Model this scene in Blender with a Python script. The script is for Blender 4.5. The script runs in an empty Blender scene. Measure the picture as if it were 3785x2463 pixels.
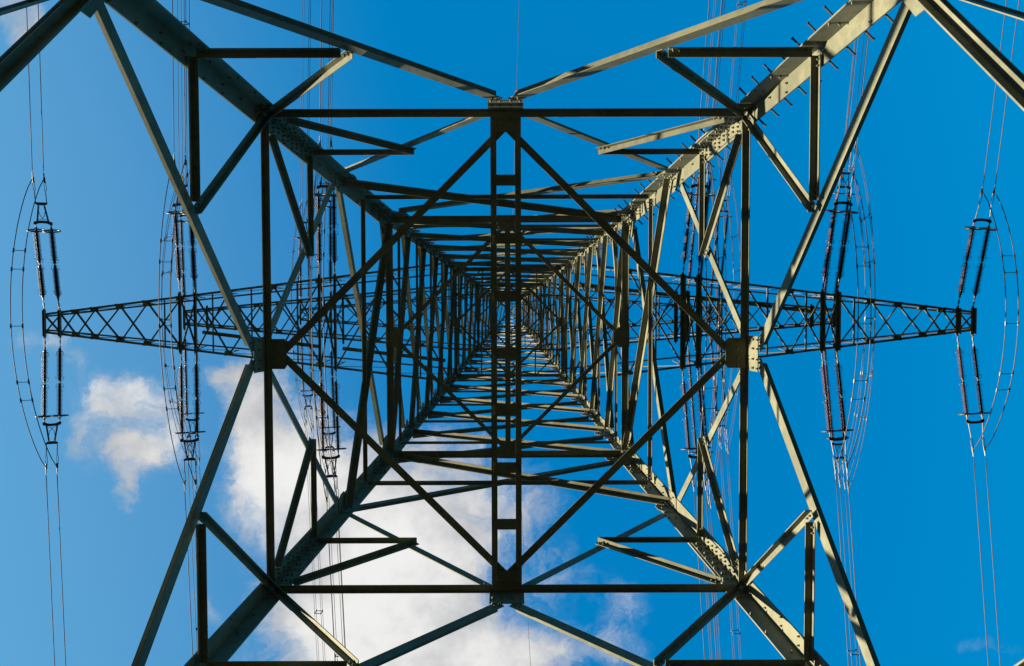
import bpy, math, random
from mathutils import Vector, Matrix
random.seed(7)
D = bpy.data
scene = bpy.context.scene
COL = scene.collection
R = math.radians

# ------------------------------------------------------------------ camera
# world: x = right in the photo, y = down in the photo, z = up (camera looks almost straight up)
CAMZ = 1.5
SW, SH, F = 3785.0, 2463.0, 3000.0
PX, PY = 1887.8, 1119.0                     # where the zenith falls in the photo
cd = D.cameras.new('camera'); cam = D.objects.new('camera', cd); COL.objects.link(cam)
cd.sensor_width = 36.0; cd.lens = F / SW * 36.0
cd.clip_start = 0.05; cd.clip_end = 5000
fwd = Vector(((SW/2-PX)/F, (SH/2-PY)/F, 1.0)).normalized()
right = Vector((1, 0, 0)); right = (right - fwd*right.dot(fwd)).normalized()
up = right.cross(fwd).normalized()           # = toward the top of the photo
up = -fwd.cross(right) if up.y > 0 else up
m3 = Matrix((right, up, -fwd)).transposed()
cam.matrix_world = Matrix.Translation((0, 0, CAMZ)) @ m3.to_4x4()
scene.camera = cam

# ------------------------------------------------------------------ light
SUN_EL = 7.0
SUN_DIR = Vector((-math.cos(R(SUN_EL))*math.cos(R(9)), math.cos(R(SUN_EL))*math.sin(R(9)), math.sin(R(SUN_EL))))
ld = D.lights.new('sun', 'SUN'); ld.energy = 5.0; ld.angle = R(0.53); ld.color = (1.0, 0.85, 0.60)
lo = D.objects.new('sun', ld); COL.objects.link(lo)
lo.rotation_euler = SUN_DIR.to_track_quat('Z', 'Y').to_euler(); lo.location = SUN_DIR*60
scene.view_settings.view_transform = 'Standard'
scene.view_settings.look = 'None'
scene.view_settings.exposure = 1.8
scene.view_settings.gamma = 1.0

# ------------------------------------------------------------------ node helper
class NT:
    def __init__(s, tree): s.t = tree; s.n = tree.nodes; s.l = tree.links
    def node(s, typ, **kw):
        nd = s.n.new(typ)
        for k, v in kw.items(): setattr(nd, k, v)
        return nd
    def put(s, sock, v):
        if isinstance(v, bpy.types.NodeSocket): s.l.new(v, sock)
        elif v is not None: sock.default_value = v
    def math(s, op, a, b=None, c=None, clamp=False):
        nd = s.node('ShaderNodeMath', operation=op, use_clamp=clamp)
        s.put(nd.inputs[0], a)
        if b is not None: s.put(nd.inputs[1], b)
        if c is not None: s.put(nd.inputs[2], c)
        return nd.outputs[0]
    def smooth(s, v, a, b):
        nd = s.node('ShaderNodeMapRange', interpolation_type='SMOOTHSTEP')
        s.put(nd.inputs[0], v); nd.inputs[1].default_value = a; nd.inputs[2].default_value = b
        return nd.outputs[0]
    def noise(s, vec, scale, detail=4, rough=0.5, dist=0.0):
        nd = s.node('ShaderNodeTexNoise')
        s.put(nd.inputs['Vector'], vec)
        nd.inputs['Scale'].default_value = scale; nd.inputs['Detail'].default_value = detail
        nd.inputs['Roughness'].default_value = rough; nd.inputs['Distortion'].default_value = dist
        return nd.outputs[0]
    def mixc(s, f, a, b, mode='MIX'):
        nd = s.node('ShaderNodeMix', data_type='RGBA', blend_type=mode)
        s.put(nd.inputs[0], f); s.put(nd.inputs[6], a); s.put(nd.inputs[7], b)
        return nd.outputs[2]

# ------------------------------------------------------------------ sky
w = D.worlds.new('World'); scene.world = w; w.use_nodes = True
nt = NT(w.node_tree); nt.n.clear()
out = nt.node('ShaderNodeOutputWorld'); bg = nt.node('ShaderNodeBackground')
sky = nt.node('ShaderNodeTexSky', sky_type='NISHITA')
sky.sun_disc = False; sky.sun_elevation = R(SUN_EL)
sky.sun_rotation = math.atan2(SUN_DIR.x, SUN_DIR.y)
sky.altitude = 300; sky.air_density = 1.0; sky.dust_density = 0.2; sky.ozone_density = 3.0
tc = nt.node('ShaderNodeTexCoord'); sp = nt.node('ShaderNodeSeparateXYZ')
nt.l.new(tc.outputs['Generated'], sp.inputs[0])
zc = nt.math('MAXIMUM', sp.outputs[2], 0.05)
gx = nt.math('DIVIDE', sp.outputs[0], zc); gy = nt.math('DIVIDE', sp.outputs[1], zc)
cb = nt.node('ShaderNodeCombineXYZ'); nt.l.new(gx, cb.inputs[0]); nt.l.new(gy, cb.inputs[1])
P2 = cb.outputs[0]
# domain-warp the cloud plane so the banks get ragged outlines
wn = nt.node('ShaderNodeTexNoise'); nt.l.new(P2, wn.inputs['Vector']); wn.inputs['Scale'].default_value = 10.0
wn.inputs['Detail'].default_value = 7; wn.inputs['Roughness'].default_value = 0.62
ws = nt.node('ShaderNodeVectorMath', operation='SUBTRACT'); nt.l.new(wn.outputs[1], ws.inputs[0]); ws.inputs[1].default_value = (.5, .5, .5)
wm = nt.node('ShaderNodeVectorMath', operation='SCALE'); nt.l.new(ws.outputs[0], wm.inputs[0]); wm.inputs[3].default_value = 0.11
wa = nt.node('ShaderNodeVectorMath', operation='ADD'); nt.l.new(P2, wa.inputs[0]); nt.l.new(wm.outputs[0], wa.inputs[1])
wsp = nt.node('ShaderNodeSeparateXYZ'); nt.l.new(wa.outputs[0], wsp.inputs[0])
WX, WY = wsp.outputs[0], wsp.outputs[1]
BANKS = [  # (x, y, rx, ry, weight) of each cloud bank in the sky plane, measured in photo pixels
    (370, 1480, 130, 90, .78), (520, 1470, 110, 80, .75), (310, 1640, 70, 120, .55), (480, 1650, 100, 90, .80), (560, 1690, 110, 80, .95), (440, 1810, 60, 90, .85), (610, 1560, 50, 90, .5),
    (180, 1265, 110, 50, .50), (280, 1340, 60, 40, .35), (820, 1405, 90, 45, .50), (140, 120, 80, 70, .85), (30, 40, 80, 60, .5),
    (930, 1500, 100, 170, 1.0), (930, 1760, 110, 190, 1.0), (1120, 1620, 160, 190, .8), (1230, 1880, 260, 230, 1.3), (1500, 2080, 330, 250, 1.5),
    (1180, 2300, 210, 140, 1.15), (1500, 2400, 380, 200, 1.3), (1480, 1640, 180, 90, .55), (1960, 2440, 240, 110, .85), (1720, 1800, 170, 190, .62), (2260, 2440, 160, 70, .45),
    (1960, 1900, 130, 170, .50), (2330, 2260, 110, 90, .48), (2140, 2150, 130, 80, .32), (3670, 2405, 170, 45, .30),
    (740, 2280, 50, 80, .30), (1300, 2750, 700, 220, 1.3)]
acc = None
for (bx, by, rx, ry, wt) in BANKS:
    ax = nt.math('MULTIPLY', nt.math('SUBTRACT', WX, (bx-PX)/F), F/rx)
    ay = nt.math('MULTIPLY', nt.math('SUBTRACT', WY, (by-PY)/F), F/ry)
    r2 = nt.math('ADD', nt.math('MULTIPLY', ax, ax), nt.math('MULTIPLY', ay, ay))
    g = nt.math('MULTIPLY', nt.math('EXPONENT', nt.math('MULTIPLY', r2, -1.0)), wt)
    acc = g if acc is None else nt.math('ADD', acc, g)
fine = nt.noise(wa.outputs[0], 17, 13, .70, .8)
dens = nt.math('ADD', acc, nt.math('MULTIPLY', nt.math('SUBTRACT', fine, .5), nt.math('MULTIPLY', nt.smooth(acc, .02, .45), 1.8)))
mask = nt.math('POWER', nt.smooth(dens, 0.12, 1.22), 1.0)
low = nt.noise(P2, 8, 7, .6)
shade = nt.smooth(nt.math('ADD', nt.math('MULTIPLY', low, 1.5), nt.math('MULTIPLY', acc, .19)), .68, 1.26)
ccol = nt.mixc(shade, (2.40, 2.44, 2.54, 1), (4.10, 4.08, 4.02, 1))
ssep = nt.node('ShaderNodeSeparateColor'); nt.l.new(sky.outputs[0], ssep.inputs[0])
# haze brightens the half of the sky that lies towards the low sun
dp = nt.node('ShaderNodeVectorMath', operation='DOT_PRODUCT'); nt.l.new(tc.outputs['Generated'], dp.inputs[0]); dp.inputs[1].default_value = tuple(SUN_DIR)
halo = nt.smooth(dp.outputs['Value'], .18, .66)
sg = nt.math('MULTIPLY', nt.math('POWER', nt.math('DIVIDE', ssep.outputs[1], .50), .70), 1.03)
sg = nt.math('MINIMUM', nt.math('ADD', sg, nt.math('MULTIPLY', halo, .34)), 1.9)
sr = nt.math('MULTIPLY', halo, .50)
sb = nt.math('MULTIPLY', nt.math('POWER', nt.math('DIVIDE', ssep.outputs[2], 1.05), .45), 2.62)
sb = nt.math('MINIMUM', sb, 3.3)
scol = nt.node('ShaderNodeCombineColor')
for k_, v_ in enumerate((sr, sg, sb)): nt.l.new(v_, scol.inputs[k_])
full = nt.mixc(mask, scol.outputs[0], ccol)
nt.l.new(full, bg.inputs[0]); bg.inputs[1].default_value = 0.0615
nt.l.new(bg.outputs[0], out.inputs[0])

# ------------------------------------------------------------------ materials
def mat(name, c1, c2, scale=3.0, rough=.5, metal=0.0, bump=0.0, spec=.5, streak=None):
    m = D.materials.new(name); m.use_nodes = True; q = NT(m.node_tree)
    b = q.n['Principled BSDF']
    t = q.node('ShaderNodeTexCoord')
    n1 = q.noise(t.outputs['Object'], scale, 6, .65)
    n2 = q.noise(t.outputs['Object'], scale*9, 4, .6)
    v = q.math('ADD', q.math('MULTIPLY', n1, .7), q.math('MULTIPLY', n2, .3))
    col = q.mixc(q.smooth(v, .38, .64), c1+(1,), c2+(1,))
    if streak:
        s = q.noise(t.outputs['Object'], streak[1], 8, .75)
        col = q.mixc(q.math('MULTIPLY', q.smooth(s, .60, .74), .55), col, streak[0]+(1,))
    q.put(b.inputs['Base Color'], col)
    b.inputs['Roughness'].default_value = rough; b.inputs['Metallic'].default_value = metal
    b.inputs['Specular IOR Level'].default_value = spec
    if bump:
        bn = q.node('ShaderNodeBump'); bn.inputs['Strength'].default_value = bump; bn.inputs['Distance'].default_value = .01
        q.l.new(n2, bn.inputs['Height']); q.l.new(bn.outputs[0], b.inputs['Normal'])
    return m
M_STEEL = mat('painted_steel', (.088, .092, .064), (.148, .150, .103), 1.1, .58, 0, .15, .25, ((.055, .045, .030), 2.8))
M_BOLT = mat('zinc_bolt', (.03, .028, .024), (.06, .055, .045), 9, .5, .5)
M_FIT = mat('galvanised_fitting', (.05, .047, .047), (.09, .084, .08), 6, .5, .5)
M_ALU = mat('aluminium_wire', (.045, .045, .055), (.075, .075, .09), 5, .65, .2)
M_SLEEVE = mat('aluminium_sleeve', (.22, .21, .20), (.29, .28, .27), 6, .6, .15)
M_PORC = mat('brown_porcelain', (.034, .010, .010), (.052, .016, .015), 3, .36, 0, 0, .5)
M_CONC = mat('concrete', (.32, .31, .29), (.45, .44, .41), 2.5, .9, 0, .3)
M_GRASS = mat('grass', (.018, .021, .009), (.034, .040, .018), .35, .95, 0, .6, .2, ((.050, .042, .026), .8))

# ------------------------------------------------------------------ mesh builder
class MB:
    def __init__(s): s.v = []; s.f = []
    def prism(s, ring0, ring1, cap=True):
        n = len(ring0); o = len(s.v); s.v += [tuple(p) for p in ring0] + [tuple(p) for p in ring1]
        for i in range(n):
            j = (i+1) % n; s.f.append((o+i, o+j, o+n+j, o+n+i))
        if cap: s.f.append(tuple(o+i for i in range(n-1, -1, -1))); s.f.append(tuple(o+n+i for i in range(n)))
    def ell(s, p0, p1, u, v, w, t=.010, w2=None):
        """steel angle: heel on the line p0-p1, one flange along u, the other along v"""
        w2 = w2 or w; d = (p1-p0).normalized()
        u = (u - d*u.dot(d)).normalized(); v = (v - d*v.dot(d) - u*v.dot(u)).normalized()
        pr = [(0, 0), (w, 0), (w, t), (t, t), (t, w2), (0, w2)]
        s.prism([p0+u*a+v*b for a, b in pr], [p1+u*a+v*b for a, b in pr])
    def bar(s, p0, p1, u, wu, wv):
        d = (p1-p0).normalized(); u = (u-d*u.dot(d)).normalized(); v = d.cross(u)
        pr = [(-wu/2, -wv/2), (wu/2, -wv/2), (wu/2, wv/2), (-wu/2, wv/2)]
        s.prism([p0+u*a+v*b for a, b in pr], [p1+u*a+v*b for a, b in pr])
    def plate(s, pts, n, t):
        s.prism([p - n*(t/2) for p in pts], [p + n*(t/2) for p in pts])
    def cyl(s, p0, p1, r, k=6, r1=None):
        d = (p1-p0).normalized(); a = Vector((0, 0, 1)) if abs(d.z) < .9 else Vector((1, 0, 0))
        u = d.cross(a).normalized(); v = d.cross(u); r1 = r if r1 is None else r1
        cs = [(math.cos(2*math.pi*i/k), math.sin(2*math.pi*i/k)) for i in range(k)]
        s.prism([p0+(u*c+v*q)*r for c, q in cs], [p1+(u*c+v*q)*r1 for c, q in cs])
    def tube(s, pts, r, k=6):
        o = len(s.v); n = len(pts); prev = None
        for i, p in enumerate(pts):
            d = (pts[min(i+1, n-1)] - pts[max(i-1, 0)]).normalized()
            if prev is None:
                a = Vector((0, 0, 1)) if abs(d.z) < .9 else Vector((1, 0, 0)); u = d.cross(a).normalized()
            else: u = (prev - d*prev.dot(d)).normalized()
            prev = u; v = d.cross(u)
            for j in range(k):
                c, q = math.cos(2*math.pi*j/k), math.sin(2*math.pi*j/k); s.v.append(tuple(p+(u*c+v*q)*r))
        for i in range(n-1):
            for j in range(k):
                jj = (j+1) % k; s.f.append((o+i*k+j, o+i*k+jj, o+(i+1)*k+jj, o+(i+1)*k+j))
        s.f.append(tuple(o+j for j in range(k-1, -1, -1))); s.f.append(tuple(o+(n-1)*k+j for j in range(k)))
    def lathe(s, prof, k=14, off=Vector((0, 0, 0))):
        """profile (x, r) turned about the local x axis"""
        o = len(s.v); n = len(prof)
        for x, r in prof:
            for j in range(k):
                a = 2*math.pi*j/k; s.v.append((off.x+x, off.y+r*math.cos(a), off.z+r*math.sin(a)))
        for i in range(n-1):
            for j in range(k):
                jj = (j+1) % k; s.f.append((o+i*k+j, o+i*k+jj, o+(i+1)*k+jj, o+(i+1)*k+j))
        s.f.append(tuple(o+j for j in range(k-1, -1, -1))); s.f.append(tuple(o+(n-1)*k+j for j in range(k)))
    def torus(s, c, ax, r, rr, k=24, q=6):
        a = Vector((0, 0, 1)) if abs(ax.z) < .9 else Vector((1, 0, 0)); u = ax.cross(a).normalized(); v = ax.cross(u).normalized()
        o = len(s.v)
        for i in range(k):
            e = u*math.cos(2*math.pi*i/k)+v*math.sin(2*math.pi*i/k)
            for j in range(q):
                f = 2*math.pi*j/q; s.v.append(tuple(c+e*(r+rr*math.cos(f))+ax*(rr*math.sin(f))))
        for i in range(k):
            for j in range(q):
                ii, jj = (i+1) % k, (j+1) % q; s.f.append((o+i*q+j, o+ii*q+j, o+ii*q+jj, o+i*q+jj))
    def bolt(s, p, n, r=.016, h=.014, nut=True):
        s.cyl(p, p+n*h, r, 6)
        if nut: s.cyl(p+n*h, p+n*(h+.014), r*.55, 6)
    def build(s, name, m, parent=None, smooth=False):
        me = D.meshes.new(name); me.from_pydata(s.v, [], s.f); me.update()
        me.materials.append(m)
        if smooth: me.polygons.foreach_set('use_smooth', [True]*len(me.polygons))
        o = D.objects.new(name, me); COL.objects.link(o)
        if parent: o.parent = parent
        return o
def empty(name, loc=(0, 0, 0)):
    o = D.objects.new(name, None); COL.objects.link(o); o.location = loc; o.empty_display_size = .3; return o
def tag(o, label=None, cat=None, group=None, kind=None):
    if label: o['label'] = label
    if cat: o['category'] = cat
    if group: o['group'] = group
    if kind: o['kind'] = kind
    return o
def copy_tree(o, parent=None):
    c = o.copy(); COL.objects.link(c); c.parent = parent
    for ch in [k for k in D.objects if k.parent == o]: copy_tree(ch, c)
    return c

# ------------------------------------------------------------------ ground
g = MB(); N = 24; S = 1500.0
gr = MB()
xs = [-S, -400, -120, -60, -30, -15, -8, 0, 8, 15, 30, 60, 120, 400, S]
for x in xs:
    for y in xs:
        gr.v.append((x, y, -0.02 + (0.0 if abs(x) < 12 and abs(y) < 12 else .5*math.sin(x*.013)*math.cos(y*.017)-.15*min(1, (abs(x)+abs(y))/200))))
n = len(xs)
for i in range(n-1):
    for j in range(n-1): gr.f.append((i*n+j, (i+1)*n+j, (i+1)*n+j+1, i*n+j+1))
tag(gr.build('ground', M_GRASS, smooth=True), kind='structure')

# ------------------------------------------------------------------ tower frame
# z here is measured above the camera; z=11 is the lowest horizontal frame
TX, TY, YAW = -0.061, 0.689, -0.0025
ORG = Vector((TX, TY, CAMZ)); RY = Matrix.Rotation(YAW, 3, 'Z')
tower = empty('lattice_tower', (TX, TY, 0))
tag(tower, 'grey green steel lattice pylon rising overhead, seen from between its four legs', 'pylon')
INV = Matrix.Translation((-TX, -TY, 0))
ZK = 16.1
def W(z): return 5.038-.163*z if z < ZK else 3.0067-.03667*z - .0
ZTOP = 55.0; ZAPEX = 64.5
def WW(z):
    if z <= ZTOP: return W(z)
    return W(ZTOP)*(1-(z-ZTOP)/(ZAPEX-ZTOP)) + .04
ROT = [Matrix.Rotation(R(90*i), 3, 'Z') for i in range(4)]
def face(i, s, z, off=0.0):
    """point on face i (0 = top side of the photo), s along the face, off outward"""
    k = .163 if z < ZK else (.03667 if z <= ZTOP else W(ZTOP)/(ZAPEX-ZTOP))
    nrm = Vector((0, -1, k)).normalized()
    p = Vector((s, -WW(z), z)) + nrm*off
    return T(ROT[i] @ p)
def T(p): return RY @ p + Vector((0, 0, CAMZ))          # tower-local metres (tower empty sits at z=0)
def fnorm(i, z):
    k = .163 if z < ZK else .03667
    return (RY @ ROT[i] @ Vector((0, -1, k))).normalized()
ZUP = Vector((0, 0, 1))
def member(bmx, i, s0, z0, s1, z1, w, out=False, t=.010, off=None, bolts=True, wp=None):
    """angle lying on face i: heel along the top edge, one flange hanging in the face plane,
    the other pointing outward (out) or inward"""
    n = fnorm(i, (z0+z1)/2)
    if off is None: off = .034 if out else -.016
    p0, p1 = face(i, s0, z0, off), face(i, s1, z1, off)
    d = (p1-p0).normalized(); u = n.cross(d)
    if u.z < 0: u = -u
    bmx.ell(p0+u*(w/2), p1+u*(w/2), -u, n if out else -n, w, t, wp)
    if bolts:
        inn = -n
        for e, f in ((p0, d), (p1, -d)):
            for k in range(2):
                c = e+f*(.05+.07*k)-u*(w*.08)
                bmx.bolt(c + (inn*(t if not out else 0)), inn, .015, .014)

# ---- legs with splice plates, node gussets, step bolts
LEGT = .020
def lw(z): return .245 if z < ZK+.2 else (.175 if z < 30 else (.14 if z < 45 else .10))
def corner(ci, z, e=0.0):
    sx, sy = ((-1, -1), (1, -1), (1, 1), (-1, 1))[ci]
    ww = WW(z)+.035+e
    return Vector((sx*ww, sy*ww, z)), sx, sy
def leg_seg(mb, ci, z0, z1, w, e=0.0, t=LEGT):
    rings = []
    for z in (z0, z1):
        c, sx, sy = corner(ci, z, e)
        pr = [(0, 0), (w, 0), (w, t), (t, t), (t, w), (0, w)]
        if sx*sy < 0: pr = pr[::-1]
        rings.append([T(c+Vector((-sx*a, -sy*b, 0))) for a, b in pr])
    mb.prism(rings[0], rings[1])
PAN_A = [16.1 + 2.51*i for i in range(6)]               # waist -> lower crossarm (28.6)
PAN_B = [28.65 + 2.53*i for i in range(5)]              # -> 38.8
PAN_C = [38.77 + 2.55*i for i in range(5)]              # -> 49.0
PAN_D = [48.97 + 2.01*i for i in range(4)]              # -> 55
ZA, ZB, ZC = PAN_A[-1], PAN_B[-1], PAN_C[-1]
Z1, ZL2, ZD2, ZL0 = 11.0, 13.70, 16.1, 7.40
legs = []
zs = [-1.5, Z1, ZK, 30, 45, ZTOP, ZAPEX-.3]
for ci in range(4):
    mb = MB()
    for a, b in zip(zs[:-1], zs[1:]): leg_seg(mb, ci, a, b+.0, lw((a+b)/2))
    _, sx, sy = corner(ci, 5); m = mb
    for z in [6.6+.42*k for k in range(36)]:
        c, _, _ = corner(ci, z, -.020)
        w_ = lw(z)
        for a in (w_*.35, w_*.8):
            if random.random() < .55: m.bolt(T(c+Vector((-sx*a, 0, 0))), RY @ Vector((0, -sy, 0)), .015, .018)
            if random.random() < .55: m.bolt(T(c+Vector((0, -sy*a, 0))), RY @ Vector((-sx, 0, 0)), .015, .018)
    lg = mb.build('leg', M_STEEL, tower); legs.append(lg)
    # splice plates inside the heel, with rows of bolts on both flanges
    for (za, zb, nb, wd) in ((11.18, 12.55, 9, .20), (15.35, 16.9, 9, .19), (20.2, 21.5, 6, .155), (27.2, 28.4, 6, .15), (35.4, 36.4, 5, .12), (42.6, 43.5, 4, .11), (6.2, 7.0, 6, .20)):
        m = MB()
        leg_seg(m, ci, za, zb, wd-.01, -.021, .014)
        leg_seg(m, ci, za+.02, zb-.02, lw(za)+.005, .016, .014)
        for k in range(nb):
            z = za + (k+.5)/nb*(zb-za)
            c, _, _ = corner(ci, z, -.021-.014)
            for q in range(2 if k % 2 else 3):
                a = .045+(wd-.06)*(q+.25*(k % 2))/2.3
                m.bolt(T(c+Vector((-sx*a, 0, 0))), RY @ Vector((0, -sy, 0)), .017, .02)
                m.bolt(T(c+Vector((0, -sy*a, 0))), RY @ Vector((-sx, 0, 0)), .017, .02)
        m.build('splice_plate', M_STEEL, lg)
# gusset plates at the leg nodes: one object per leg node
def leg_gusset(ci, z, hw, hz, bolts=4):
    m = MB(); c, sx, sy = corner(ci, z)
    for axis in (0, 1):
        n = Vector((0, sy, 0)) if axis == 0 else Vector((sx, 0, 0))
        du = Vector((-sx, 0, 0)) if axis == 0 else Vector((0, -sy, 0))
        def P(a, dz, o=-.027):
            cc, _, _ = corner(ci, z+dz); return T(cc + du*a + n*o)
        pts = [P(.03, -hz), P(lw(z)*.9, -hz), P(hw, -hz*.45), P(hw, hz*.45), P(lw(z)*.9, hz), P(.03, hz)]
        nn = (RY @ n)
        m.plate(pts, nn, .010)
        for k in range(bolts):
            f = (k+.5)/bolts
            m.bolt(P(.06+(hw-.10)*f, hz*(.32 if k % 2 else -.32), -.033), -nn, .015, .016)
            m.bolt(P(.10, hz*(f*1.5-.75), -.033), -nn, .015, .016)
    m.build('gusset_plate', M_STEEL, legs[ci])
for ci in range(4):
    leg_gusset(ci, ZL0, .52, .42, 5); leg_gusset(ci, Z1, .30, .20, 3); leg_gusset(ci, ZL2, .30, .16, 3); leg_gusset(ci, ZD2+.1, .50, .46, 6)
    for z in PAN_A[1:]+PAN_B[1:]: leg_gusset(ci, z, .36 if z < 30 else .28, .22, 4)
    for z in PAN_C[1:]+PAN_D[1:]: leg_gusset(ci, z, .22, .15, 2)
# step bolts on the upper right leg
for k in range(98):
    z = 6.3 + .166*k
    c, sx, sy = corner(1, z); w_ = lw(z)
    side = k % 2
    p = c + (Vector((-sx*w_*.80, sy*.0, 0)) if side == 0 else Vector((0, -sy*w_*.80, 0)))
    d = Vector((-1, -1, 0)).normalized() if side == 0 else Vector((1, 1, 0)).normalized()
    m = MB(); a = T(p + d*.004); b = T(p + d*.150)
    m.cyl(a, b, .0130, 6); m.cyl(b, T(p+d*.163), .021, 6)
    m.build('step_bolt', M_BOLT, legs[1])

# ---- bracing of the four faces
def part(name, fn, m=M_STEEL, parent=None):
    mb = MB(); fn(mb); return mb.build(name, m, parent or tower)
cross = []            # (z, function) collected: the 100 lowest become parts, the rest one
for i in range(4):
    # lowest horizontal beam
    w1 = W(Z1)
    part('horizontal_beam', lambda mb: member(mb, i, -w1+.05, Z1-.02, w1-.05, Z1-.02, .050, False, off=.030, wp=.100))
    for s in (-1, 1):
        w0, wz0 = W(ZL0), ZL0
        # main diagonal from the mid gusset down to the leg
        part('main_diagonal', lambda mb: member(mb, i, s*.08, 10.69, s*(w0-.07), ZL0+.15, .145, True, wp=.145))
        zm = 9.22; sm = 1.735
        part('secondary_brace', lambda mb: member(mb, i, s*sm, zm, s*(w1-.06), Z1-.05, .085, False, wp=.085))
        wm_ = W(zm-.02)
        part('redundant_strut', lambda mb: member(mb, i, s*(sm+.10), zm-.03, s*(wm_-.09), zm-.03, .065, False, wp=.090))
        # inverted V above the beam, up to the leg
        w2 = W(ZL2)
        part('upper_diagonal', lambda mb: member(mb, i, s*.22, Z1+.12, s*(w2-.02), ZL2-.05, .115, True, wp=.10))
        zn = (Z1+ZL2)/2; sn = w2*.49
        part('secondary_brace', lambda mb: member(mb, i, s*sn, zn, s*(w1-.30), Z1+.10, .085, False))
        wn_ = W(zn)
        part('redundant_strut', lambda mb: member(mb, i, s*(sn+.02), zn+.03, s*(wn_-.10), zn+.03, .050, False, wp=.075))
    # X panel ZL2..ZD2
    a, b = W(ZL2), W(ZD2)
    part('cross_brace', lambda mb: member(mb, i, -a+.05, ZL2+.08, b-.25, ZD2-.05, .115, False))
    part('cross_brace', lambda mb: member(mb, i, a-.05, ZL2+.08, -b+.25, ZD2-.05, .115, True))
    zc_ = 14.66; wc = W(zc_)
    part('redundant_strut', lambda mb: member(mb, i, -wc+.10, zc_, wc-.10, zc_, .050, False, off=-.028, wp=.070))
    part('horizontal_beam', lambda mb: member(mb, i, -b+.16, ZD2, b-.16, ZD2, .07, False, wp=.13))
    for lst, wd in ((PAN_A, .108), (PAN_B, .092), (PAN_C, .080), (PAN_D, .065)):
        for z0, z1 in zip(lst[:-1], lst[1:]):
            a, b = W(z0), W(z1)
            for sg, ou in ((1, False), (-1, True)):
                sg2 = sg
                cross.append((z0, lambda mb, i=i, a=a, b=b, z0=z0, z1=z1, wd=wd, sg=sg2, ou=ou:
                              member(mb, i, -sg*(a-.12), z0+.10, sg*(b-.12), z1-.10, wd, ou, bolts=z0 < 30)))
            zc_ = (z0+z1)/2; wc = W(zc_)
            part('redundant_strut', lambda mb: member(mb, i, -wc+.08, zc_, wc-.08, zc_, .052 if z0 < 38 else .042, False, off=-.026, bolts=False))
    for z in (ZA, ZB, ZC, ZTOP):
        wz = W(z)
        part('horizontal_beam', lambda mb: member(mb, i, -wz+.1, z, wz-.1, z, .10, False, off=-.02))
    for q in range(4):
        z0, z1 = ZTOP+q*2.1, ZTOP+(q+1)*2.1
        a, b = WW(z0), WW(z1)
        cross.append((z0, lambda mb, i=i, a=a, b=b, z0=z0, z1=z1: member(mb, i, -a, z0, b, z1, .055, False, bolts=False)))
        cross.append((z0, lambda mb, i=i, a=a, b=b, z0=z0, z1=z1: member(mb, i, a, z0, -b, z1, .055, True, bolts=False)))
cross.sort(key=lambda e: e[0])
for z, fn in cross[:84]: part('cross_brace', fn)
mb = MB()
for z, fn in cross[84:]: fn(mb)
tag(mb.build('upper_bracing', M_STEEL, tower), kind='stuff')

# ---- mid gussets of the lowest frame (outer plate on the face, flat plate under the frame)
for i in range(4):
    m = MB(); n = fnorm(i, Z1)
    pts = [face(i, s, z, .028) for s, z in ((-.235, 10.68), (.235, 10.68), (.235, 11.08), (.12, 11.22), (-.12, 11.22), (-.235, 11.08))]
    m.plate(pts, n, .010)
    for s in (-.19, -.07, .07, .19):
        for z in (10.66, 10.80):
            m.bolt(face(i, s, z, .020), -n, .016, .018)
    q = lambda s, dy: T(ROT[i] @ Vector((s, -W(Z1)+dy, Z1-.012)))
    m.plate([q(-.205, .0), q(.205, .0), q(.205, .24), q(.16, .27), q(-.16, .27), q(-.205, .24)], ZUP, .010)
    for s in (-.16, -.06, .06, .16): m.bolt(q(s, .10)-ZUP*.006, -ZUP, .016, .018)
    m.build('mid_gusset', M_STEEL, tower)

# ---- plan bracing (rhombus) of the frames
def rhombus(z, w, inset, mid_struts=False, gus=.18, heavy=None):
    ww = W(z)-inset
    c = [Vector((0, -ww, z)), Vector((ww, 0, z)), Vector((0, ww, z)), Vector((-ww, 0, z))]
    for k in range(4):
        a, b = c[k], c[(k+1) % 4]; d = (b-a).normalized()
        e = .10
        def fn(mb):
            p0, p1 = T(a+d*e), T(b-d*e); inn = RY @ Vector((-(a+b).x, -(a+b).y, 0)).normalized()
            mb.ell(p0, p1, inn, ZUP, w, .009)
            for pp, dd in ((p0, (p1-p0).normalized()), (p1, (p0-p1).normalized())):
                for t_ in (.06, .15): mb.bolt(pp+dd*t_+inn*w*.5, -ZUP, .015, .014)
        part('plan_brace', fn)
    if z > 12:
        for k in range(4):
            v = c[k].copy(); v.z = 0; r = v.normalized(); s = Vector((-r.y, r.x, 0))
            m = MB(); b0 = Vector((c[k].x, c[k].y, z-.012))
            m.plate([T(b0+r*.10-s*gus), T(b0+r*.10+s*gus), T(b0-r*gus*.6+s*gus), T(b0-r*gus*1.1+s*gus*.4), T(b0-r*gus*1.1-s*gus*.4), T(b0-r*gus*.6-s*gus)], ZUP, .012)
            m.build('mid_gusset', M_STEEL, tower)
    if mid_struts:
        h = ww/2
        for sx in (-1, 1):
            for sy in (-1, 1):
                mpt = Vector((sx*h, sy*h, z+.02)); f1 = Vector((sx*ww, sy*h, z+.02)); f2 = Vector((sx*h, sy*ww, z+.02))
                for a, b in ((mpt, f1), (mpt, f2), (f1, f2)):
                    def fn(mb):
                        d = (b-a).normalized(); mb.ell(T(a), T(b), RY @ Vector((-d.y, d.x, 0)), ZUP, w*.62, .007)
                    part('plan_strut', fn)
rhombus(Z1, .098, .12)
rhombus(ZD2, .078, .10, gus=.20)
rhombus(ZA, .075, .05, True, .17); rhombus(ZB, .070, .05, True, .15); rhombus(ZC, .065, .05, True, .13)

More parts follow.
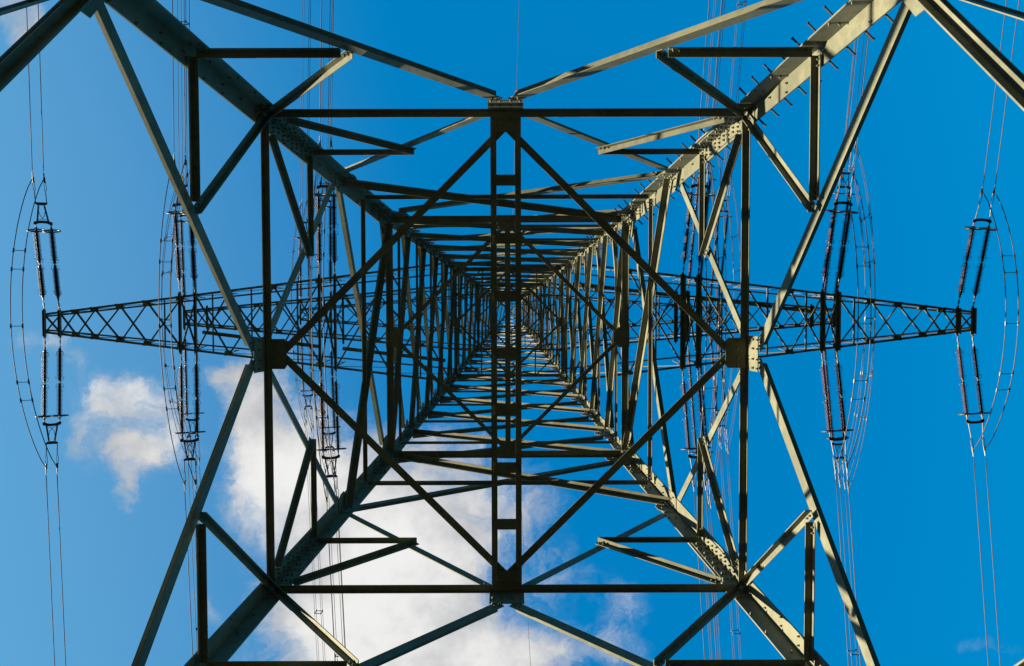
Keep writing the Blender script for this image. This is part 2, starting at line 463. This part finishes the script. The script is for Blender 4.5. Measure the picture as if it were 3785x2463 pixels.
# ---- ladder-like catwalk beams across the lowest two frames
def catwalk(z, half, sp, cw, rungs, rw, xoff=0.0):
    m = MB()
    for s in (-1, 1):
        m.ell(T(Vector((xoff+s*sp/2-s*0.0, -half, z))), T(Vector((xoff+s*sp/2, half, z))), Vector((s, 0, 0)), ZUP, cw, .010)
    o = m.build('catwalk_beam', M_STEEL, tower)
    for y in rungs:
        q = MB(); a = sp/2+cw*.45
        q.plate([T(Vector((xoff-a, y-rw/2, z-.009))), T(Vector((xoff+a, y-rw/2, z-.009))), T(Vector((xoff+a, y+rw/2, z-.009))), T(Vector((xoff-a, y+rw/2, z-.009)))], ZUP, .008)
        for s in (-1, 1):
            for t_ in (-.035, .035): q.bolt(T(Vector((xoff+s*(sp/2+.03), y+t_, z-.013))), -ZUP, .011, .012)
        q.build('batten_plate', M_STEEL, o)
catwalk(Z1-.03, W(Z1)-.10, .250, .080, [.777*k for k in (-3, -2, -1, 0, 1, 2, 3)], .148)
part('catwalk_beam', lambda mb: mb.ell(T(Vector((-.05, -W(ZD2)+.1, ZD2-.03))), T(Vector((-.05, W(ZD2)-.1, ZD2-.03))), Vector((1, 0, 0)), ZUP, .105, .010))

# ---- heavy base bracing below the leg node (its upper ends reach into the corners of the photo)
for i in range(4):
    for s in (-1, 1):
        w0 = W(ZL0); zb = 3.9
        def fn(mb):
            n = fnorm(i, 6)
            for sgn_ in (-1, 1):
                off = .024*sgn_
                p0, p1 = face(i, s*(w0+.03), ZL0+.15, off), face(i, s*.15, zb, off)
                d = (p1-p0).normalized(); u = n.cross(d); u = u if u.z > 0 else -u
                mb.ell(p0+u*.22, p1+u*.22, -u, n*sgn_, .085, .016, .125)
        part('base_diagonal', fn)
        part('base_strut', lambda mb: member(mb, i, s*3.25, 6.92, s*1.5, 3.95, .03, False, wp=.13))
        part('base_strut', lambda mb: member(mb, i, s*.2, zb, s*(W(-1.2)-.1), -1.2, .16, False))
    part('horizontal_beam', lambda mb: member(mb, i, -W(3.9)+.1, 3.9, W(3.9)-.1, 3.9, .12, False))

# ---- crossarms
def arm(side, z, tipx, tiph, bodyh, rise, nodes, hangers, hl, cw, lwid, label, walk=False):
    """side -1 left / +1 right; nodes: x positions (from the axis) of the lacing nodes, tip -> body"""
    bx = W(z)-.02
    def hw(x): return tiph + (bodyh-tiph)*(tipx-x)/(tipx-bx)
    def top(x): return z + .10 + rise*(tipx-x)/(tipx-bx)
    P = lambda x, y, zz: T(Vector((side*x, y, zz)))
    root = MB()
    for sy in (-1, 1):
        root.ell(P(tipx+.06, sy*hw(tipx), z), P(bx, sy*hw(bx), z), Vector((0, sy, 0)), ZUP, cw, .010)
        hb = hw(bx)-.07
        root.ell(P(tipx, sy*hw(tipx), z+.14), P(bx, sy*min(hb, W(z+rise)), z+rise+.1), Vector((0, -sy, 0)), ZUP, cw*.8, .009)
    for sy in (-1, 1):
        for k in range(10):
            x = tipx*.52 - .10*k
            root.bolt(P(x, sy*(hw(x)+cw*.5), z), -ZUP, .018, .03)
    ro = tag(root.build('crossarm', M_STEEL, tower), label)
    xs_ = nodes
    for k in range(len(xs_)-1):
        a, b, mode = xs_[k][0], xs_[k+1][0], xs_[k][1]
        for sy in (-1, 1):
            m = MB(); m.ell(P(a, sy*hw(a), z-.008 if sy > 0 else z-.03), P(b, -sy*hw(b), z-.008 if sy > 0 else z-.03), Vector((1, 0, 0)), -ZUP if sy < 0 else ZUP, lwid, .007)
            m.build('lacing_bar', M_STEEL, ro)
            g_ = MB(); y = sy*hw(b)
            if mode != 'bar':
                g_.plate([P(b-.16, y+sy*cw, z-.045), P(b+.16, y+sy*cw, z-.045), P(b+.13, y-sy*.10, z-.045), P(b-.13, y-sy*.10, z-.045)], ZUP, .008)
                g_.build('gusset_plate', M_STEEL, ro)
            # side lacing between the lower and the upper chord
            s_ = MB(); s_.bar(P(a, sy*hw(a), z+.05), P(b, sy*(hw(b)-.05), top(b)), ZUP, lwid*.8, .02)
            s_.build('side_lacing', M_STEEL, ro)
            s_ = MB(); s_.bar(P(b, sy*hw(b), z+.05), P(b, sy*(hw(b)-.06), top(b)), Vector((1, 0, 0)), lwid*.8, .02)
            s_.build('side_lacing', M_STEEL, ro)
        if mode == 'v':
            m = MB(); xm = (a+b)/2 - .0
            m.ell(P(xm, -hw(xm), z-.015), P(xm, hw(xm), z-.015), Vector((1, 0, 0)), ZUP, lwid, .007)
            m.build('cross_strut', M_STEEL, ro)
    for hx, ln in zip(hangers, hl):
        m = MB()
        for q in (-1, 1):
            m.ell(P(hx+q*.042, -ln/2, z-.12), P(hx+q*.042, ln/2, z-.12), Vector((q, 0, 0)), ZUP, .058, .008, .11)
        m.plate([P(hx-.040, -ln/2-.07, z-.05), P(hx+.040, -ln/2-.07, z-.05), P(hx+.040, ln/2+.07, z-.05), P(hx-.040, ln/2+.07, z-.05)], ZUP, .016)
        m.build('hanger_beam', M_STEEL, ro)
    if walk:
        for (xa, ya), (xb, yb) in (((11.0-.15, .33), (6.75, .85)), ((5.9, .92), (2.25, 1.36))):
            m = MB(); sy = -side
            m.bar(P(xa, sy*ya, z+.09), P(xb, sy*yb, z+.09), ZUP, .05, .125)
            m.build('walkway_beam', M_STEEL, ro)
ARM_A = dict(att=[(16.36, 15.82), (11.58, 11.04), (6.67, 6.12)], z=ZA)
ARM_B = dict(att=[(15.5, 14.95), (9.07, 8.50)], z=ZB)
ARM_C = dict(att=[(12.60, 12.05)], z=ZC)
for side, sd in ((-1, 'left'), (1, 'right')):
    arm(side, ZA, 16.4, .27, 2.08, 2.1,
        [(16.36, 'bar'), (15.82, ''), (15.27, ''), (14.6, ''), (13.71, ''), (12.75, 'v'), (11.58, 'bar'), (11.04, 'v'), (9.9, 'v'), (8.30, 'v'), (6.67, 'bar'), (6.12, 'v'), (4.2, 'v'), (2.12, '')],
        [16.36, 15.82, 11.58, 11.04, 6.67, 6.12], [.92, .92, 2.08, 2.12, 3.28, 3.34], .075, .055, 'longest lower crossarm on the %s' % sd, True)
    arm(side, ZB, 15.5, .28, 1.58, 1.9,
        [(15.5, 'bar'), (14.95, 'bar'), (14.41, ''), (13.75, ''), (13.0, ''), (12.05, ''), (11.0, ''), (10.0, 'v'), (9.07, 'bar'), (8.5, 'bar'), (7.93, 'v'), (6.3, 'v'), (4.2, 'v'), (1.62, '')],
        [15.5, 14.95, 14.41, 9.07, 8.50, 7.93], [1.05, 1.05, 1.05, 2.38, 2.43, 2.43], .085, .058, 'middle crossarm on the %s' % sd)
    arm(side, ZC, 12.6, .28, 1.22, 1.7,
        [(12.6, 'bar'), (12.05, 'bar'), (11.5, ''), (10.8, ''), (9.9, ''), (8.8, ''), (7.5, ''), (6.0, ''), (4.4, ''), (2.9, ''), (1.24, '')],
        [12.6, 12.05, 11.5], [1.13, 1.13, 1.13], .085, .058, 'short top crossarm on the %s' % sd)

# ------------------------------------------------------------------ insulator strings
def unit_mesh(L, nsh, R0=.112, rc=.042):
    pr = [(0, .02), (0, .045), (.03, .055), (.07, .05)]
    body = L-.16; stp = body/nsh
    for k in range(nsh):
        x = .08+k*stp
        pr += [(x, rc), (x+stp*.30, rc), (x+stp*.42, R0 if k % 2 == 0 else R0*.88), (x+stp*.58, R0*.97 if k % 2 == 0 else R0*.85), (x+stp*.85, rc)]
    pr += [(L-.08, .05), (L-.03, .055), (L, .045), (L, .02)]
    m = MB(); m.lathe(pr, 12); return m
proto_cache = {}
def string_proto(units, bundle, plain=False):
    """double tension set along local +x, lateral = local y, local z = up"""
    root = empty('insulator_set')
    UL, gap, st = 1.13, .10, .42
    um = unit_mesh(UL, 22)
    first = None; h = .265
    xend = st + units*UL + (units-1)*gap
    for s in (-1, 1):
        for k in range(units):
            x0 = st + k*(UL+gap)
            if first is None: o = um.build('insulator_rod', M_PORC, root, True); first = o
            else: o = first.copy(); COL.objects.link(o); o.parent = root
            o.location = (x0, s*h, 0)
        m = MB()
        m.lathe([(-.02, .016), (.10, .016), (.10, .030), (.22, .030), (.22, .016), (st-.10, .016), (st-.10, .034), (st, .034)], 8, Vector((0, s*h, 0)))
        m.build('link_rod', M_FIT, root)
        m = MB(); m.lathe([(xend, .030), (xend+.09, .030), (xend+.09, .022), (xend+.18, .022)], 8, Vector((0, s*h, 0)))
        m.build('link_rod', M_FIT, root)
        for xc, dr in [(st+.05, 1)]+[(st+k*(UL+gap)-gap/2, 0) for k in range(1, units)]:
            m = MB()      # coupling with its arcing horns
            if not dr: m.lathe([(xc-gap/2-.03, .034), (xc-.03, .034), (xc-.02, .022), (xc+.02, .022), (xc+.03, .034), (xc+gap/2+.03, .034)], 8, Vector((0, s*h, 0)))
            for yy in (-1, 1):
                for dd in ((1,) if dr else (-1, 1)):
                    pts = [Vector((xc, s*h-yy*.01, 0)), Vector((xc+dd*.05, s*h+yy*.10, 0)), Vector((xc+dd*.11, s*h+yy*.135, 0)), Vector((xc+dd*.17, s*h+yy*.12, 0)), Vector((xc+dd*.19, s*h+yy*.17, 0))]
                    m.tube(pts, .007, 5)
            m.build('arcing_horn', M_FIT, root)
        m = MB(); m.torus(Vector((xend-.02, s*h, 0)), Vector((1, 0, 0)), .262, .027, 28, 8)
        m.tube([Vector((xend+.12, s*h, 0)), Vector((xend+.02, s*h, .12)), Vector((xend-.02, s*h, .245))], .010, 5)
        m.tube([Vector((xend+.12, s*h, 0)), Vector((xend+.02, s*h, -.12)), Vector((xend-.02, s*h, -.245))], .010, 5)
        m.build('grading_ring', M_FIT, root, True)
    y1 = xend+.24
    m = MB()
    out_ = [(-.02, -.33), (.05, -.30), (.085, -.15), (.09, 0), (.085, .15), (.05, .30), (-.02, .33), (-.07, .29), (-.01, .15), (0, 0), (-.01, -.15), (-.07, -.29)]
    m.plate([Vector((y1+a, b, 0)) for a, b in out_], ZUP, .035)
    m.build('yoke_plate', M_FIT, root)
    y2 = y1+.64
    if not plain:
        m = MB()
        for s in (-1, 1):
            m.bar(Vector((y1+.07, s*.19, 0)), Vector((y1+.60, s*.10, 0)), ZUP, .05, .035)
        m.tube([Vector((y1+.45, -.12, 0)), Vector((y1+.25, -.07, 0)), Vector((y1+.13, .03, 0)), Vector((y1+.12, .15, 0))], .010, 5)
        m.tube([Vector((y1+.45, .12, 0)), Vector((y1+.25, .07, 0)), Vector((y1+.13, -.03, 0)), Vector((y1+.12, -.15, 0))], .010, 5)
        m.build('spreader_frame', M_FIT, root)
        m = MB(); m.plate([Vector((y2+a, b, 0)) for a, b in ((-.03, -.13), (.03, -.22), (.07, -.20), (.07, .20), (.03, .22), (-.03, .13))], ZUP, .035)
    else: y2 = y1+.02
    if bundle == 4:
        for s in (-1, 1):
            m.plate([Vector((y2+.06, s*.19, -.03)), Vector((y2+.16, s*.19, -.24)), Vector((y2+.22, s*.19, -.22)), Vector((y2+.22, s*.19, .22)), Vector((y2+.16, s*.19, .24)), Vector((y2+.06, s*.19, .03))], Vector((0, 1, 0)), .03)
    if not plain: m.build('yoke_plate', M_FIT, root)
    ends = []
    rows = [(s, 0.0) for s in (-1, 1)] if bundle == 2 else [(s, q*.20) for s in (-1, 1) for q in (-1, 1)]
    for k, (s, zz) in enumerate(rows):
        yy = s*(.205 if plain else .19); xs0 = y2+(.05 if bundle == 2 else .19)+(.12 if plain else 0); stag = .0 if bundle == 2 else .16*k
        m = MB()
        if plain:
            m.cyl(Vector((y1+.03, s*.25, 0)), Vector((xs0+.38, yy, zz)), .018, 6)
        m.cyl(Vector((xs0+(.36 if plain else 0), yy, zz)), Vector((xs0+.36+stag, yy, zz+.0001)), .016, 6)
        for q in (-1, 1): m.tube([Vector((xs0+.36+stag, yy, zz)), Vector((xs0+.46+stag, yy+q*.035, zz)), Vector((xs0+.72+stag, yy+q*.035, zz))], .010, 5)
        m.cyl(Vector((xs0+.68+stag, yy, zz)), Vector((xs0+.86+stag, yy, zz)), .034, 8)
        m.build('dead_end_clamp', M_FIT, root)
        m = MB(); m.cyl(Vector((xs0+.84+stag, yy, zz)), Vector((xs0+1.02+stag, yy, zz)), .021, 8)
        m.build('clamp_sleeve', M_SLEEVE, root)
        ends.append(Vector((xs0+1.08+stag, yy, zz)))
    return root, ends

WR = {2: .0150, 4: .0130}
sets = []   # (arm name, index, side, dir)
def sgn_dir(vert):      # horizontal unit direction of the line on each side: vert=-1 top of photo, +1 bottom
    dx = .048 if vert < 0 else .058
    v = Vector((dx, vert, 0)).normalized(); return v
PLACE = {('A', 0): 'outermost', ('A', 1): 'middle', ('A', 2): 'innermost', ('B', 0): 'outer', ('B', 1): 'inner', ('C', 0): 'only'}
def where(an, k, side):
    sd = 'left' if side < 0 else 'right'
    if an == 'A': return {0: 'tip of longest %s crossarm', 1: 'middle of longest %s crossarm', 2: 'inner end of longest %s crossarm'}[k] % sd
    if an == 'B': return {0: 'tip of second %s crossarm', 1: 'inner part of second %s crossarm'}[k] % sd
    return 'tip of short highest %s crossarm' % sd
protos = {}
for an, ar in (('A', ARM_A), ('B', ARM_B), ('C', ARM_C)):
    for side in (-1, 1):
        bundle = 2 if an == 'A' else 4
        units = 2 if an == 'A' else (3 if side < 0 else 4)
        for k, (xo, xi) in enumerate(ar['att']):
            tipx = ar['att'][0][0]
            hl = {'A': [.92, 2.10, 3.31], 'B': [1.05, 2.41], 'C': [1.13]}[an][k]
            clampw = {}
            for vert in (-1, 1):
                base = Vector((side*(xo+xi)/2, vert*(hl/2+.04), ar['z']-.05))
                wp = T(base) + Vector((TX, TY, 0))
                hd = sgn_dir(vert); sl = .225 if vert < 0 else .150
                if an != 'A': sl *= .8
                d = (hd - ZUP*sl).normalized()
                plain = (an == 'A' and side > 0)
                key = (units, bundle, plain)
                if key not in protos:
                    root, ends = string_proto(units, bundle, plain); protos[key] = (root, ends, [False])
                proot, ends, used = protos[key]
                o = proot if not used[0] else copy_tree(proot)
                used[0] = True
                lat = d.cross(ZUP).normalized(); upv = lat.cross(d).normalized()
                lat = -lat if lat.x < 0 else lat
                upv = d.cross(lat).normalized()
                mtx = Matrix((d, lat, upv)).transposed().to_4x4(); mtx.translation = wp
                o.matrix_world = mtx
                ud = 'up' if vert < 0 else 'down'
                nm = {2: 'two', 3: 'three', 4: 'four'}[units]
                tag(o, 'brown double insulator string pointing %s from the %s' % (ud, where(an, k, side)), 'insulator', 'double insulator strings on the crossarms')
                e = [mtx @ q for q in ends]; clampw[vert] = e
                # conductor bundle
                s0 = .105 if vert < 0 else .062; span = 330.0
                root = empty('conductor_bundle', tuple(sum(e, Vector())/len(e)))
                tag(root, '%s wires running %s from insulators at %s' % ('two grey' if bundle == 2 else 'four grey', ud, where(an, k, side)), 'power line', 'conductor wires of the line')
                def cpt(p, t_): return p + hd*t_ + ZUP*(-s0*t_ + s0/span*t_*t_)
                for p in e:
                    m = MB(); off = root.location
                    m.tube([cpt(p, t_)-off for t_ in [0, 2, 5, 9, 14, 22, 35, 55, 80, 120, 170, 230, 300, 330]], WR[bundle], 6)
                    m.build('wire', M_ALU, root, True)
                sps = {('A'): [26.0, 70], ('B'): [7.0 if k == 1 else 6.4, 45], ('C'): [9.5, 50]}[an]
                for t_ in sps:
                    t_ += (0 if vert < 0 else 1.2)
                    pts = [cpt(sorted(e, key=lambda q: (q-e[0]).length)[j] if False else e[j], t_) for j in range(len(e))]
                    y_al = sum((p.y for p in pts))/len(pts)
                    pts = [p + hd*((y_al-p.y)/hd.y) for p in pts]
                    c = sum(pts, Vector())/len(pts); m = MB()
                    order = [0, 1] if bundle == 2 else [0, 1, 3, 2, 0]
                    for a, b in zip(order[:-1], order[1:]): m.bar(pts[a]-off, pts[b]-off, ZUP if bundle == 2 else hd, .03, .03)
                    for p in pts: m.cyl(p-off-hd*.06, p-off+hd*.06, .030, 6)
                    m.build('spacer', M_FIT, root)
            # jumper loop between the two strings
            root = empty('jumper_loop', tuple((sum(clampw[-1], Vector())+sum(clampw[1], Vector()))/(2*bundle)))
            tag(root, 'bowed jumper wires looping past the %s' % where(an, k, side), 'jumper cable', 'jumper loops under the crossarms')
            off = root.location
            drop = {'A': 1.55, 'B': 2.5, 'C': 2.6}[an]
            curves = []
            for j in range(bundle):
                a = clampw[-1][j] - sgn_dir(-1)*.30; b = clampw[1][j] - sgn_dir(1)*.30
                pts = []
                for q in range(33):
                    t_ = q/32; s_ = 1-(2*t_-1)**2
                    p = a.lerp(b, t_) - ZUP*(drop*s_**.85) ; pts.append(p)
                curves.append(pts)
                m = MB(); m.tube([p-off for p in pts], .0165 if bundle == 2 else .0135, 6); m.build('wire', M_ALU, root, True)
            for q in (8, 10, 16, 22, 24) if bundle == 2 else (7, 11, 16, 21, 25):
                m = MB(); pts = [c_[q] for c_ in curves]
                order = [0, 1] if bundle == 2 else [0, 3, 1, 2]
                pr_ = [(0, 1)] if bundle == 2 else [(0, 3), (1, 2)]
                for x_, y_ in pr_: m.cyl(pts[x_]-off, pts[y_]-off, .011, 6)
                for j in range(bundle):
                    t1 = (curves[j][q+1]-curves[j][q-1]).normalized(); m.cyl(pts[j]-off-t1*.07, pts[j]-off+t1*.07, .030, 6)
                m.build('spacer', M_FIT, root)

# ------------------------------------------------------------------ earth wire from the peak
for vert, ud in ((-1, 'up'), (1, 'down')):
    p = T(Vector((0, 0, ZAPEX-.2))) + Vector((TX, TY, 0)); hd = Vector(((.030 if vert < 0 else .058), vert, 0)).normalized()
    m = MB(); m.tube([hd*t_ + ZUP*(-.05*t_+.05/330*t_*t_) for t_ in [0, 3, 8, 15, 25, 45, 80, 130, 200, 330]], .016, 6)
    o = m.build('earth_wire', M_ALU, None, True); o.location = p
    tag(o, 'single hair-thin earth wire running %s the photo from the tower peak' % ud, 'earth wire')
mpk = MB(); mpk.cyl(T(Vector((0, 0, ZAPEX-.9))), T(Vector((0, 0, ZAPEX+.1))), .07, 8); mpk.build('peak_cap', M_STEEL, tower)

# ------------------------------------------------------------------ concrete footings
for ci, nm in enumerate(('far left', 'far right', 'near right', 'near left')):
    c, sx, sy = corner(ci, -1.5); p = RY @ c + Vector((TX, TY, CAMZ))
    m = MB(); m.prism([Vector((a*.75, b*.75, -.3)) for a, b in ((-1, -1), (1, -1), (1, 1), (-1, 1))], [Vector((a*.45, b*.45, .35)) for a, b in ((-1, -1), (1, -1), (1, 1), (-1, 1))])
    o = m.build('concrete_footing', M_CONC); o.location = (p.x-sx*.1, p.y-sy*.1, 0)
    tag(o, 'concrete footing under the %s leg of the pylon' % ('upper left', 'upper right', 'lower right', 'lower left')[ci], 'footing', 'footings of the pylon')
